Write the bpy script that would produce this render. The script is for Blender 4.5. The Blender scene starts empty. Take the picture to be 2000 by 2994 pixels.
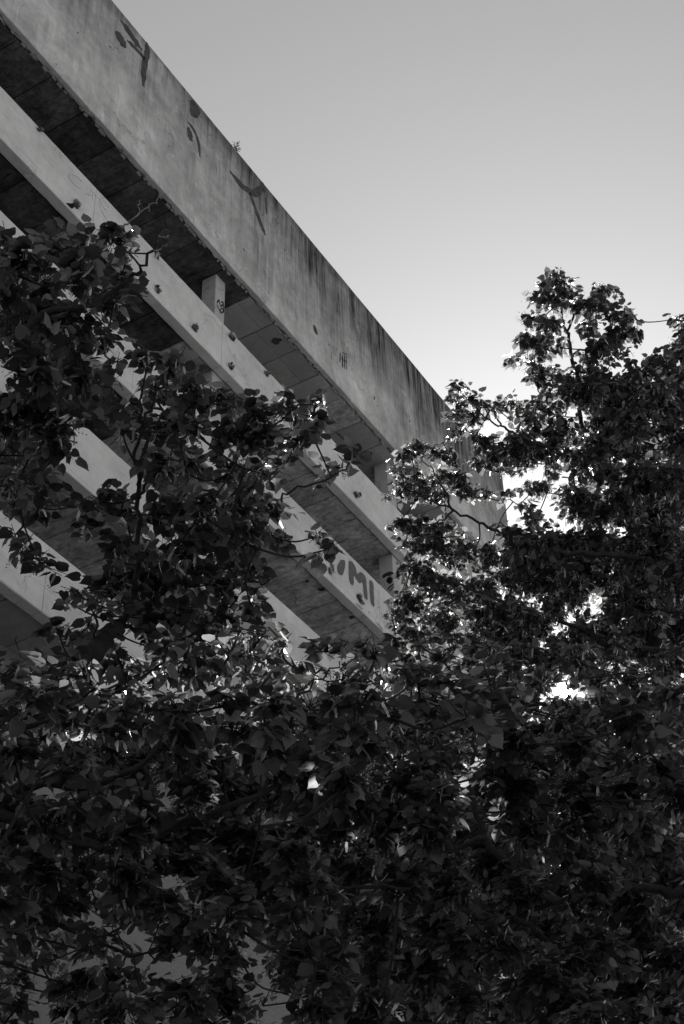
import bpy, bmesh, math, random
import numpy as np
from mathutils import Matrix, Vector

S = bpy.context.scene
C = S.collection
RNG = np.random.default_rng(7)
random.seed(7)

# ------------------------------------------------------------------ camera
# Focal length and attitude solved from the facade's vanishing points
# (photograph 2000 x 2994; focal 4580 px).  World: X along the facade,
# Y into the building, Z up, metres.
F_PX, CX, CY = 4580.0, 1000.0, 1497.0
EYE = np.array([0.0, 0.0, 1.6])

def _n(v):
    return v / np.linalg.norm(v)

def _cam(px, py):
    return np.array([px - CX, -(py - CY), -F_PX])

_z = _n(_cam(820, -4129))
_x = _cam(4560, 5112)
_x = _n(_x - _z * (_x @ _z))
_y = np.cross(_z, _x)
R_CW = np.array([_x, _y, _z])

def ray(px, py):
    return _n(R_CW @ _cam(px, py))

def at_d(px, py, d):
    return EYE + ray(px, py) * d

def at_Y(px, py, Y):
    v = ray(px, py)
    return EYE + v * (Y / v[1])

def at_X(px, py, X):
    v = ray(px, py)
    return EYE + v * (X / v[0])

def project(P):
    q = (np.asarray(P) - EYE) @ R_CW
    return CX + F_PX * q[..., 0] / -q[..., 2], CY - F_PX * q[..., 1] / -q[..., 2], -q[..., 2]

cam_data = bpy.data.cameras.new('camera')
cam = bpy.data.objects.new('camera', cam_data)
C.objects.link(cam)
cam.matrix_world = Matrix.Translation(Vector(EYE)) @ Matrix([list(r) for r in R_CW]).to_4x4()
cam_data.sensor_fit = 'VERTICAL'
cam_data.sensor_height = 36.0
cam_data.lens = 36.0 * F_PX / 2994.0
cam_data.clip_start = 0.05
cam_data.clip_end = 5000
S.camera = cam

# ------------------------------------------------------------------ sun and sky
SUN_DIR = ray(1650, 2018)
SUN_EL = math.asin(SUN_DIR[2])
SUN_AZ = math.atan2(SUN_DIR[0], SUN_DIR[1])       # clockwise from +Y

world = bpy.data.worlds.new('World')
S.world = world
world.use_nodes = True
wn = world.node_tree
wn.nodes.clear()
w_out = wn.nodes.new('ShaderNodeOutputWorld')
w_bg = wn.nodes.new('ShaderNodeBackground')
sky = wn.nodes.new('ShaderNodeTexSky')
sky.sky_type = 'NISHITA'
sky.sun_disc = False
sky.sun_elevation = SUN_EL
sky.sun_rotation = SUN_AZ
sky.altitude = 200
sky.air_density = 1.0
sky.dust_density = 0.6
sky.ozone_density = 1.0
sep = wn.nodes.new('ShaderNodeSeparateColor')       # black-and-white photograph: red-filtered film
wn.links.new(sky.outputs[0], sep.inputs[0])
mix_r = wn.nodes.new('ShaderNodeMath'); mix_r.operation = 'MULTIPLY_ADD'; mix_r.inputs[1].default_value = 0.22
mix_g = wn.nodes.new('ShaderNodeMath'); mix_g.operation = 'MULTIPLY_ADD'; mix_g.inputs[1].default_value = 0.40
mix_b = wn.nodes.new('ShaderNodeMath'); mix_b.operation = 'MULTIPLY'; mix_b.inputs[1].default_value = 0.38
wn.links.new(sep.outputs[2], mix_b.inputs[0])
wn.links.new(mix_b.outputs[0], mix_r.inputs[2])
wn.links.new(sep.outputs[0], mix_r.inputs[0])
wn.links.new(sep.outputs[1], mix_g.inputs[0])
wn.links.new(mix_r.outputs[0], mix_g.inputs[2])
# the sun's own disc (0.53 degrees) so that it can be seen between the leaves
tc = wn.nodes.new('ShaderNodeTexCoord')
dot = wn.nodes.new('ShaderNodeVectorMath'); dot.operation = 'DOT_PRODUCT'
nrm = wn.nodes.new('ShaderNodeVectorMath'); nrm.operation = 'NORMALIZE'
wn.links.new(tc.outputs['Generated'], nrm.inputs[0])
wn.links.new(nrm.outputs[0], dot.inputs[0])
dot.inputs[1].default_value = tuple(SUN_DIR)
gt = wn.nodes.new('ShaderNodeMath'); gt.operation = 'GREATER_THAN'
gt.inputs[1].default_value = math.cos(math.radians(0.27))
wn.links.new(dot.outputs['Value'], gt.inputs[0])
disc = wn.nodes.new('ShaderNodeMath'); disc.operation = 'MULTIPLY_ADD'
disc.inputs[1].default_value = 400.0
wn.links.new(gt.outputs[0], disc.inputs[0])
wn.links.new(mix_g.outputs[0], disc.inputs[2])
wn.links.new(disc.outputs[0], w_bg.inputs[0])
w_bg.inputs[1].default_value = 0.0585
wn.links.new(w_bg.outputs[0], w_out.inputs[0])

sun_data = bpy.data.lights.new('sun', 'SUN')
sun_data.energy = 5.0
sun_data.angle = math.radians(0.53)
sun_data.color = (1.0, 0.99, 0.98)
sun = bpy.data.objects.new('sun', sun_data)
C.objects.link(sun)
sun.rotation_euler = Vector(SUN_DIR).to_track_quat('Z', 'Y').to_euler()

S.view_settings.view_transform = 'Standard'
S.view_settings.look = 'None'
S.view_settings.gamma = 1
S.view_settings.use_curve_mapping = False
S.view_settings.exposure = 1.32
S.render.engine = 'CYCLES'
S.cycles.max_bounces = 6
S.cycles.diffuse_bounces = 3
S.cycles.transmission_bounces = 4
S.cycles.caustics_reflective = False
S.cycles.caustics_refractive = False

# ------------------------------------------------------------------ materials
class NT:
    def __init__(self, name):
        self.m = bpy.data.materials.new(name)
        self.m.use_nodes = True
        self.t = self.m.node_tree
        self.t.nodes.clear()
        self.out = self.t.nodes.new('ShaderNodeOutputMaterial')
    def node(self, typ, **kw):
        n = self.t.nodes.new(typ)
        for k, v in kw.items():
            setattr(n, k, v)
        return n
    def link(self, a, b):
        self.t.links.new(a, b)
    def val(self, sock, v):
        if isinstance(v, (int, float)):
            sock.default_value = v
        else:
            self.link(v, sock)
    def math(self, op, a, b=0.0, c=0.0, clamp=False):
        n = self.node('ShaderNodeMath', operation=op)
        n.use_clamp = clamp
        self.val(n.inputs[0], a); self.val(n.inputs[1], b); self.val(n.inputs[2], c)
        return n.outputs[0]
    def coords(self, scale=(1, 1, 1), loc=(0, 0, 0), which='Object'):
        tc = self.node('ShaderNodeTexCoord')
        mp = self.node('ShaderNodeMapping')
        mp.inputs['Scale'].default_value = scale
        mp.inputs['Location'].default_value = loc
        self.link(tc.outputs[which], mp.inputs[0])
        return mp.outputs[0]
    def noise(self, vec, scale=1.0, detail=4.0, rough=0.55, dist=0.0):
        n = self.node('ShaderNodeTexNoise')
        self.link(vec, n.inputs['Vector'])
        n.inputs['Scale'].default_value = scale
        n.inputs['Detail'].default_value = detail
        n.inputs['Roughness'].default_value = rough
        n.inputs['Distortion'].default_value = dist
        return n.outputs['Fac']
    def ramp(self, fac, lo, hi, a=0.0, b=1.0):
        n = self.node('ShaderNodeMapRange')
        self.link(fac, n.inputs[0])
        n.inputs[1].default_value = lo; n.inputs[2].default_value = hi
        n.inputs[3].default_value = a; n.inputs[4].default_value = b
        return n.outputs[0]

def grey_bsdf(nt, col, rough=0.9, bump=None, bstr=0.3, bdist=0.01, spec=0.3):
    comb = nt.node('ShaderNodeCombineColor')
    for i in range(3):
        nt.link(col, comb.inputs[i])
    b = nt.node('ShaderNodeBsdfPrincipled')
    nt.link(comb.outputs[0], b.inputs['Base Color'])
    b.inputs['Roughness'].default_value = rough
    b.inputs['Specular IOR Level'].default_value = spec
    if bump is not None:
        bp = nt.node('ShaderNodeBump')
        bp.inputs['Strength'].default_value = bstr
        bp.inputs['Distance'].default_value = bdist
        nt.link(bump, bp.inputs['Height'])
        nt.link(bp.outputs[0], b.inputs['Normal'])
    nt.link(b.outputs[0], nt.out.inputs[0])
    return nt.m

def concrete(name, base=0.36, streak=0.0, z0=0.0, z1=1.0, dirt=0.15, light=0.0, boards=0.0, side=False):
    """board-marked cast concrete; streak: runs of dirt washed down from the top edge"""
    nt = NT(name)
    p = nt.coords()
    big = nt.noise(p, 0.55, 5, 0.6)
    mid = nt.noise(p, 3.1, 6, 0.65)
    fine = nt.noise(p, 38, 5, 0.7)
    col = nt.math('MULTIPLY_ADD', nt.ramp(big, 0.3, 0.7, -1, 1), dirt * 0.7, 1.0)
    col = nt.math('MULTIPLY', col, nt.ramp(mid, 0.3, 0.7, 1 - dirt * 0.7, 1 + dirt * 0.5))
    col = nt.math('MULTIPLY', col, nt.ramp(fine, 0.3, 0.7, 0.93, 1.06))
    geo = nt.node('ShaderNodeNewGeometry')
    sp = nt.node('ShaderNodeSeparateXYZ')
    nt.link(geo.outputs['Position'], sp.inputs[0])
    if streak > 0:
        wob = nt.noise(nt.coords((0.5, 0.5, 0.3)), 1.0, 3, 0.5)
        h = nt.ramp(sp.outputs[2], z0, z1, 0, 1)
        hh = nt.math('ADD', h, nt.ramp(wob, 0.3, 0.7, -0.28, 0.28))
        # runs grow towards the far end where the coping leaks
        far = nt.ramp(sp.outputs[0], 12, 30, 0.65, 1.5)
        top = nt.math('MULTIPLY', nt.ramp(hh, 0.15, 1.1, 0, 1), far, clamp=True)
        s1 = nt.noise(nt.coords((5.5, 5.5, 0.32)), 1.0, 4, 0.62, 0.25)
        s2 = nt.noise(nt.coords((17, 17, 0.7)), 1.0, 4, 0.65, 0.2)
        st = nt.math('ADD', nt.math('MULTIPLY', nt.ramp(s1, 0.38, 0.66, 0, 1), 0.65),
                     nt.math('MULTIPLY', nt.ramp(s2, 0.40, 0.66, 0, 1), 0.5))
        amt = nt.math('MULTIPLY', nt.math('MULTIPLY', nt.math('MULTIPLY_ADD', st, 0.72, 0.62), top), streak)
        faint = nt.math('MULTIPLY', nt.ramp(s1, 0.45, 0.7, 0, 1), streak * 0.18)
        amt = nt.math('ADD', amt, faint)
        col = nt.math('MULTIPLY', col, nt.math('SUBTRACT', 1.0, amt, clamp=True))
        # black weathering right under the coping
        edge = nt.ramp(nt.math('ADD', sp.outputs[2], nt.ramp(nt.noise(p, 1.7, 4), 0.3, 0.7, -0.22, 0.22)), z1 - 0.42, z1 - 0.1, 0, 0.34)
        col = nt.math('MULTIPLY', col, nt.math('SUBTRACT', 1.0, edge, clamp=True))
    if light > 0:
        # pale lime runs and patched pour lines
        l1 = nt.noise(nt.coords((8, 8, 0.55), (3, 1, 7)), 1.0, 5, 0.7, 0.5)
        patch = nt.noise(nt.coords((0.8, 0.8, 0.6), (9, 0, 2)), 1.0, 3)
        lm = nt.math('MULTIPLY', nt.ramp(l1, 0.57, 0.72, 0, 1), nt.ramp(patch, 0.46, 0.62, 0.05, 1))
        col = nt.math('MULTIPLY_ADD', lm, light * 1.3, col)
        blot = nt.noise(nt.coords((1.1, 1.1, 0.9), (5, 5, 1)), 1.0, 6, 0.7, 0.6)
        col = nt.math('MULTIPLY', col, nt.ramp(blot, 0.36, 0.62, 0.80, 1.10))
        warp = nt.noise(nt.coords((0.7, 0.7, 0.7), (2, 2, 2)), 1.0, 4, 0.6)
        pour = nt.math('PINGPONG', nt.math('MULTIPLY_ADD', warp, 2.6, nt.math('MULTIPLY', sp.outputs[2], 0.95)), 0.5)
        pl = nt.math('MULTIPLY', nt.ramp(pour, 0.0, 0.035, 1, 0),
                     nt.ramp(nt.noise(p, 1.6, 4, 0.6), 0.48, 0.62, 0, 1))
        col = nt.math('MULTIPLY_ADD', pl, light * 1.1, col)
    bumpsrc = nt.math('MULTIPLY_ADD', fine, 0.35, mid)
    if boards > 0:
        # hairlines between the formwork boards
        bz = nt.math('FRACT', nt.math('MULTIPLY_ADD', nt.noise(nt.coords((0.6, 0.6, 0.6)), 1.0, 2), 0.12,
                                       nt.math('MULTIPLY', sp.outputs[1 if side else 2], 1.0 / 0.47)))
        ln = nt.math('MULTIPLY', nt.ramp(bz, 0.0, 0.028, 1, 0), nt.ramp(nt.noise(p, 2.3, 5, 0.7), 0.42, 0.6, 0, 1))
        col = nt.math('MULTIPLY', col, nt.math('MULTIPLY_ADD', ln, -boards, 1.0))
        bumpsrc = nt.math('MULTIPLY_ADD', ln, -1.0, bumpsrc)
    # cracks
    vo = nt.node('ShaderNodeTexVoronoi', feature='DISTANCE_TO_EDGE')
    wv = nt.node('ShaderNodeVectorMath', operation='ADD')
    nz = nt.node('ShaderNodeTexNoise')
    nt.link(p, nz.inputs['Vector']); nz.inputs['Scale'].default_value = 2.2; nz.inputs['Detail'].default_value = 6
    nt.link(p, wv.inputs[0]); nt.link(nz.outputs['Color'], wv.inputs[1])
    nt.link(wv.outputs[0], vo.inputs['Vector']); vo.inputs['Scale'].default_value = 0.75
    ck = nt.math('MULTIPLY', nt.ramp(vo.outputs['Distance'], 0.0, 0.014, 1, 0),
                 nt.ramp(nt.noise(p, 0.9, 3), 0.5, 0.6, 0, 1))
    col = nt.math('MULTIPLY', col, nt.math('MULTIPLY_ADD', ck, -0.45, 1.0))
    # pock marks
    v2 = nt.node('ShaderNodeTexVoronoi')
    nt.link(nt.coords((1, 1, 0.7)), v2.inputs['Vector']); v2.inputs['Scale'].default_value = 3.2
    v2.inputs['Randomness'].default_value = 1.0
    sc = nt.node('ShaderNodeSeparateColor'); nt.link(v2.outputs['Color'], sc.inputs[0])
    rad = nt.ramp(sc.outputs[0], 0.62, 1.0, 0.0, 0.10)
    pk = nt.math('LESS_THAN', v2.outputs['Distance'], rad)
    col = nt.math('MULTIPLY', col, nt.math('MULTIPLY_ADD', pk, -0.6, 1.0))
    bumpsrc = nt.math('MULTIPLY_ADD', pk, -1.2, bumpsrc)
    col = nt.math('MULTIPLY', col, base, clamp=True)
    return grey_bsdf(nt, col, 0.92, bumpsrc, 0.5, 0.012, 0.2)

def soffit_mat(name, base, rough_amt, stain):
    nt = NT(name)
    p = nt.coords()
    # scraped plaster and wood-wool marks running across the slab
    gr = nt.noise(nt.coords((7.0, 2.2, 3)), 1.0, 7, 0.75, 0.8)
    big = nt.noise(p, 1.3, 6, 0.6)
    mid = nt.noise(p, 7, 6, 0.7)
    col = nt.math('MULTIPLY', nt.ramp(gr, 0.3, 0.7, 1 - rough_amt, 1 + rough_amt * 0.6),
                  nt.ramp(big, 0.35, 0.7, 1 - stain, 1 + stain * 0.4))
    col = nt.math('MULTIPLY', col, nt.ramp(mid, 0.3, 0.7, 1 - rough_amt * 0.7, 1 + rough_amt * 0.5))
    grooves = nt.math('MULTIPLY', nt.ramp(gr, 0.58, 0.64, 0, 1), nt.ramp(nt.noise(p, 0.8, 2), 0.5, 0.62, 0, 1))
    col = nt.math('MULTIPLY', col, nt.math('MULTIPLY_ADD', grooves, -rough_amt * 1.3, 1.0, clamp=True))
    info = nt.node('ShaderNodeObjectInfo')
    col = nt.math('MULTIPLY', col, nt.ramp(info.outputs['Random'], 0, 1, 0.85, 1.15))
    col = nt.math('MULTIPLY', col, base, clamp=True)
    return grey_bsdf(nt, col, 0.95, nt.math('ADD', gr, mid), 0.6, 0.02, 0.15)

def flat_mat(name, base, var=0.2, scale=6, rough=0.8, bstr=0.3, spec=0.3):
    nt = NT(name)
    p = nt.coords()
    n1 = nt.noise(p, scale, 6, 0.65)
    n2 = nt.noise(p, scale * 7, 4, 0.6)
    col = nt.math('MULTIPLY', nt.ramp(n1, 0.3, 0.7, 1 - var, 1 + var), nt.ramp(n2, 0.3, 0.7, 1 - var * .6, 1 + var * .6))
    col = nt.math('MULTIPLY', col, base, clamp=True)
    return grey_bsdf(nt, col, rough, nt.math('ADD', n1, n2), bstr, 0.01, spec)

def stucco_mat():
    nt = NT('stucco')
    p = nt.coords()
    f = nt.noise(p, 28, 6, 0.75)
    g = nt.noise(p, 90, 3, 0.7)
    b = nt.noise(p, 0.8, 4, 0.6)
    col = nt.math('MULTIPLY', nt.ramp(f, 0.35, 0.65, 0.72, 1.2), nt.ramp(b, 0.3, 0.7, 0.9, 1.1))
    col = nt.math('MULTIPLY', col, nt.ramp(g, 0.3, 0.7, 0.85, 1.12))
    col = nt.math('MULTIPLY', col, 0.26)
    return grey_bsdf(nt, col, 0.95, nt.math('ADD', f, g), 0.9, 0.02, 0.1)

def leaf_mat(name, base=0.05, trans=0.16, rough=0.42, spec=0.5):
    nt = NT(name)
    geo = nt.node('ShaderNodeNewGeometry')
    uv = nt.node('ShaderNodeUVMap')
    sp = nt.node('ShaderNodeSeparateXYZ'); nt.link(uv.outputs[0], sp.inputs[0])
    u = nt.math('ABSOLUTE', nt.math('SUBTRACT', sp.outputs[0], 0.5))
    side = nt.math('FRACT', nt.math('MULTIPLY', nt.math('SUBTRACT', sp.outputs[1], nt.math('MULTIPLY', u, 0.9)), 6.5))
    vein = nt.math('MAXIMUM', nt.ramp(nt.math('PINGPONG', side, 0.5), 0.0, 0.10, 1, 0), nt.ramp(u, 0.0, 0.02, 1, 0))
    rnd = nt.node('ShaderNodeObjectInfo')
    r1 = nt.math('FRACT', nt.math('ADD', geo.outputs['Random Per Island'], rnd.outputs['Random']))
    tone = nt.math('MULTIPLY_ADD', nt.math('POWER', r1, 2.2), 1.9, 0.38)
    tone = nt.math('MULTIPLY', tone, nt.math('MULTIPLY_ADD', vein, 0.28, 1.0))
    back = nt.math('MULTIPLY_ADD', geo.outputs['Backfacing'], 0.45, 1.0)     # pale undersides
    c1 = nt.math('MULTIPLY', nt.math('MULTIPLY', tone, back), base)
    c2 = nt.math('MULTIPLY', tone, trans)
    bs = nt.node('ShaderNodeBsdfPrincipled')
    cc = nt.node('ShaderNodeCombineColor'); ct = nt.node('ShaderNodeCombineColor')
    for i in range(3):
        nt.link(c1, cc.inputs[i]); nt.link(c2, ct.inputs[i])
    nt.link(cc.outputs[0], bs.inputs['Base Color'])
    bs.inputs['Roughness'].default_value = rough
    bs.inputs['Specular IOR Level'].default_value = spec
    bp = nt.node('ShaderNodeBump'); bp.inputs['Strength'].default_value = 0.25; bp.inputs['Distance'].default_value = 0.003
    nt.link(vein, bp.inputs['Height']); nt.link(bp.outputs[0], bs.inputs['Normal'])
    tr = nt.node('ShaderNodeBsdfTranslucent'); nt.link(ct.outputs[0], tr.inputs[0])
    add = nt.node('ShaderNodeAddShader')
    nt.link(bs.outputs[0], add.inputs[0]); nt.link(tr.outputs[0], add.inputs[1])
    nt.link(add.outputs[0], nt.out.inputs[0])
    return nt.m

PAR_B, PAR_T, Y_PAR = 28.2 + 1.6, 32.67 + 1.6, 14.83
M_PAR = concrete('weathered_concrete', 0.50, 0.70, PAR_B, PAR_T, 0.30, 0.26)
M_BAND = concrete('board_marked_concrete', 0.58, 0.0, dirt=0.20, boards=0.65)
M_COL = concrete('column_concrete', 0.40, 0.0, dirt=0.14)
M_EDGE = flat_mat('broken_concrete', 0.3, 0.45, 9, 0.95, 0.9)
M_SOF_DARK = soffit_mat('dark_soffit', 0.12, 0.7, 0.5)  # darker soffit tone, for the low-X panels and the deep fields
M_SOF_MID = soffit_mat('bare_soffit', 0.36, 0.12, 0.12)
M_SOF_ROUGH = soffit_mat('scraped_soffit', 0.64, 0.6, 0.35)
M_WALL = flat_mat('inner_wall', 0.22, 0.2, 2, 0.95, 0.3)
M_STUCCO = stucco_mat()
M_PAINT = flat_mat('faded_dark_paint', 0.055, 0.55, 5, 0.8, 0.2)
M_PAINT2 = flat_mat('grey_spray_paint', 0.10, 0.25, 9, 0.8, 0.2)
M_BLACK = flat_mat('black_spray_paint', 0.025, 0.3, 9, 0.7, 0.2)
M_CHALK = flat_mat('pale_chalk', 0.58, 0.25, 12, 0.95, 0.2)
M_PIT = flat_mat('broken_pit', 0.05, 0.4, 12, 0.95, 0.9)
M_METAL = flat_mat('rusty_metal', 0.07, 0.4, 14, 0.75, 0.5)
M_FLASH = flat_mat('zinc_flashing', 0.5, 0.2, 4, 0.5, 0.1, 0.5)
M_BARK = flat_mat('linden_bark', 0.055, 0.4, 14, 0.95, 0.8, 0.2)
M_DEADWOOD = flat_mat('dead_bark', 0.4, 0.3, 20, 0.9, 0.5, 0.2)
M_LEAF = leaf_mat('linden_leaf', 0.013, 0.092, 0.36, 0.32)
M_BRACT = leaf_mat('linden_bract', 0.14, 0.6, 0.6, 0.3)
M_FRUIT = leaf_mat('linden_fruit', 0.10, 0.30, 0.6, 0.3)
M_GROUND = flat_mat('pale_paving', 0.24, 0.15, 2, 1.0, 0.6, 0.1)
M_SOIL = flat_mat('bounce_cut_soil', 0.05, 0.4, 2, 1.0, 0.6, 0.1)  # dark tone to keep bounce light off the leaf undersides
M_GRASS = flat_mat('dry_grass', 0.07, 0.3, 8, 1.0, 0.2, 0.1)

# ------------------------------------------------------------------ object helpers
def link(name, me, mat, parent=None, off=(0, 0, 0)):
    o = bpy.data.objects.new(name, me)
    C.objects.link(o)
    if mat is not None:
        me.materials.append(mat)
    if parent is not None:
        o.parent = parent
        o.location = [a - b for a, b in zip(off, parent['base'])] if 'base' in parent else off
    return o

def mesh(name, V, Fc, smooth=False):
    me = bpy.data.meshes.new(name)
    me.from_pydata([tuple(map(float, v)) for v in V], [], [tuple(f) for f in Fc])
    me.update()
    if smooth:
        me.polygons.foreach_set('use_smooth', [True] * len(me.polygons))
    return me

def thing(name, base, label, cat, group=None):
    o = bpy.data.objects.new(name, None)
    C.objects.link(o)
    o.location = base
    BASES[o.name] = tuple(base)
    o['label'] = label; o['category'] = cat
    if group:
        o['group'] = group
    return o
BASES = {}

def part(name, V, Fc, mat, parent, smooth=False, kind=None):
    me = mesh(name, V, Fc, smooth)
    o = bpy.data.objects.new(name, me)
    C.objects.link(o)
    me.materials.append(mat)
    o.parent = parent
    b = BASES.get(parent.name, (0, 0, 0))
    o.location = (-b[0], -b[1], -b[2])
    if kind:
        o['kind'] = kind
    return o

BOXF = [(0, 3, 2, 1), (4, 5, 6, 7), (0, 1, 5, 4), (1, 2, 6, 5), (2, 3, 7, 6), (3, 0, 4, 7)]
def box(x0, x1, y0, y1, z0, z1):
    return [(x0, y0, z0), (x1, y0, z0), (x1, y1, z0), (x0, y1, z0),
            (x0, y0, z1), (x1, y0, z1), (x1, y1, z1), (x0, y1, z1)]

def bevel_box(x0, x1, y0, y1, z0, z1, b=0.02):
    bm = bmesh.new()
    vs = [bm.verts.new(v) for v in box(x0, x1, y0, y1, z0, z1)]
    for f in BOXF:
        bm.faces.new([vs[i] for i in f])
    bmesh.ops.bevel(bm, geom=bm.edges[:], offset=b, segments=1, affect='EDGES')
    bm.verts.index_update()
    V = [tuple(v.co) for v in bm.verts]
    Fc = [[v.index for v in f.verts] for f in bm.faces]
    bm.free()
    return V, Fc

def rough_bar(x0, x1, y0, y1, z0, z1, amp, step=0.12, back_amp=None):
    """a cast bar along X whose long edges are chipped"""
    back_amp = amp if back_amp is None else back_amp
    n = max(2, int((x1 - x0) / step))
    xs = np.linspace(x0, x1, n + 1)
    c = 0.012
    V = []
    for x in xs:
        j = RNG.normal(0, 1, 8)
        e = abs(RNG.normal(0, amp, 4))
        e[RNG.random(4) < 0.03] += amp * 3
        eb = abs(RNG.normal(0, back_amp, 2))
        eb[RNG.random(2) < 0.1] += back_amp * 2
        prof = [(y0, z0 + c + e[0]), (y0 + c + e[0] * .7, z0), (y1 - c - eb[0], z0), (y1, z0 + c + eb[0] * .5),
                (y1, z1 - c), (y1 - c, z1 + e[2] * .3), (y0 + c + e[3], z1), (y0, z1 - c - e[3] * .7)]
        for y, z in prof:
            V.append((x, y, z))
    Fc = []
    for i in range(n):
        for k in range(8):
            a = i * 8 + k; b = i * 8 + (k + 1) % 8
            Fc.append((a, b, b + 8, a + 8))
    Fc.append(tuple(range(8)))
    Fc.append(tuple(n * 8 + k for k in reversed(range(8))))
    return V, Fc

def merge(lst):
    V, Fc = [], []
    for v, f in lst:
        o = len(V)
        V += list(v)
        Fc += [tuple(i + o for i in g) for g in f]
    return V, Fc

def tube(pts, radii, sides=6):
    P = np.array(pts, float)
    n = len(P)
    V, Fc = [], []
    t = np.gradient(P, axis=0)
    up = np.array([0.31, 0.17, 0.93])
    for i in range(n):
        d = t[i] / (np.linalg.norm(t[i]) + 1e-9)
        a = np.cross(d, up); a /= (np.linalg.norm(a) + 1e-9)
        b = np.cross(d, a)
        for k in range(sides):
            q = 2 * math.pi * k / sides
            V.append(P[i] + radii[i] * (a * math.cos(q) + b * math.sin(q)))
    for i in range(n - 1):
        for k in range(sides):
            k2 = (k + 1) % sides
            Fc.append((i * sides + k, i * sides + k2, (i + 1) * sides + k2, (i + 1) * sides + k))
    Fc.append(tuple(range(sides))[::-1]); Fc.append(tuple((n - 1) * sides + k for k in range(sides)))
    return V, Fc

def smooth_path(pts, per=5, jit=0.0):
    P = np.array(pts, float)
    if len(P) < 3:
        s = np.linspace(0, 1, per + 1)[:, None]
        Q = P[0] * (1 - s) + P[-1] * s
    else:
        Q = []
        ext = np.vstack([2 * P[0] - P[1], P, 2 * P[-1] - P[-2]])
        for i in range(1, len(ext) - 2):
            p0, p1, p2, p3 = ext[i - 1:i + 3]
            for s in np.linspace(0, 1, per, endpoint=False):
                Q.append(.5 * ((2 * p1) + (-p0 + p2) * s + (2 * p0 - 5 * p1 + 4 * p2 - p3) * s * s + (-p0 + 3 * p1 - 3 * p2 + p3) * s ** 3))
        Q.append(P[-1])
        Q = np.array(Q)
    if jit:
        Q[1:-1] += RNG.normal(0, jit, Q[1:-1].shape)
    return Q

# ------------------------------------------------------------------ ground
gv, gf = [], []
xs = np.concatenate([np.linspace(-2500, -60, 6), np.linspace(-50, 80, 27), np.linspace(90, 2500, 6)])
for i, x in enumerate(xs):
    for j, y in enumerate(xs):
        near = abs(x) < 90 and abs(y) < 90
        gv.append((x, y, 0.04 * math.sin(x * .4) * math.cos(y * .31) if near else 0.0))
N = len(xs)
for i in range(N - 1):
    for j in range(N - 1):
        gf.append((i * N + j, (i + 1) * N + j, (i + 1) * N + j + 1, i * N + j + 1))
g = link('ground', mesh('ground', gv, gf, True), M_GROUND)
g['kind'] = 'structure'
bed = link('bounce_cut_bed', mesh('bounce_cut_bed', [(-25, -9, .05), (60, -9, .05), (60, 14.9, .05), (-25, 14.9, .05)], [(0, 1, 2, 3)]), M_SOIL)  # unseen dark sheet added to cut the ground's bounce light under the trees
bed['kind'] = 'structure'

# ------------------------------------------------------------------ the concrete building
B = thing('concrete_building', (24, 15, 0), 'long derelict concrete building with stacked horizontal parapets rising above the trees', 'building')
X_L, X_END, Y_BACK = 6.0, 35.7, 27.0
H = 3.225
def par_obj(o):
    return o

# roof parapet: cast in long lifts, one object per lift
cuts = [X_L, 11.0, 20.2, 28.6, X_END]
for a, b in zip(cuts[:-1], cuts[1:]):
    V, Fc = rough_bar(a + 0.002, b - 0.002, Y_PAR, 14.985, PAR_B, PAR_T, 0.006, 0.10, 0.022)
    part('parapet_panel', V, Fc, M_PAR, B)
# crumbling joint between the parapet and the slab
lst = []
x = X_L
while x < X_END - .2:
    w = float(RNG.uniform(0.03, 0.16)); hgt = float(RNG.uniform(0.005, 0.035)); d = float(RNG.uniform(0.01, 0.05))
    if RNG.random() < 0.75:
        y0 = 14.99 + float(RNG.uniform(-0.03, 0.01))
        bx = box(x, x + w, y0, y0 + d, PAR_B - hgt, PAR_B + 0.04)
        bx = [tuple(np.array(v) + RNG.normal(0, 0.006, 3)) for v in bx]
        lst.append((bx, BOXF))
    x += w + float(RNG.uniform(0.0, 0.09))
V, Fc = merge(lst)
part('broken_edge', V, Fc, M_EDGE, B, kind='stuff')

levels = []   # bottom and top of every lower parapet band
for i in range(4):
    zb = 24.945 + 1.6 - H * i
    levels.append((zb, zb + 1.385))
joints = [[9.0, 15.87, 20.52, 27.45, 33.4], [8.5, 17.53, 22.4, 27.38, 33.0], [10.0, 15.1, 20.0, 26.0, 31.0], [9.3, 15.72, 21.4, 27.2, 32.6]]
for (zb, zt), js in zip(levels, joints):
    xs_ = [X_L] + js + [X_END]
    for a, b in zip(xs_[:-1], xs_[1:]):
        dy = float(RNG.uniform(-0.004, 0.004))
        V, Fc = rough_bar(a + 0.005, b - 0.005, 15.0 + dy, 15.25, zb, zt, 0.004, 0.14, 0.010)
        part('band_panel', V, Fc, M_BAND, B)

# soffit of every floor, one slab field after another
step = 1.07
def soffit_row(z, kinds, y0, y1, thick=0.22):
    x = 21.62 - step * 14
    i = 0
    while x < X_END - 0.05:
        m = kinds(x)
        dz = float(RNG.uniform(-0.006, 0.006))
        x2 = min(x + step, X_END)
        if m is M_SOF_MID and RNG.random() < 0.4:
            ym = y0 + float(RNG.uniform(0.3, 0.7))
            for ya, yb in ((y0, ym - 0.006), (ym + 0.006, y1)):
                V, Fc = bevel_box(x + 0.010, x2 - 0.010, ya, yb, z + dz + float(RNG.uniform(0, .004)), z + thick, 0.008)
                part('soffit_panel', V, Fc, m, B)
        else:
            V, Fc = bevel_box(x + 0.010, x2 - 0.010, y0, y1, z + dz, z + thick, 0.008)
            part('soffit_panel', V, Fc, m, B)
        x = x2
        i += 1
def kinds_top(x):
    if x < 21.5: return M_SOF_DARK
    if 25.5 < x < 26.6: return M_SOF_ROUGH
    return M_SOF_MID
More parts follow.
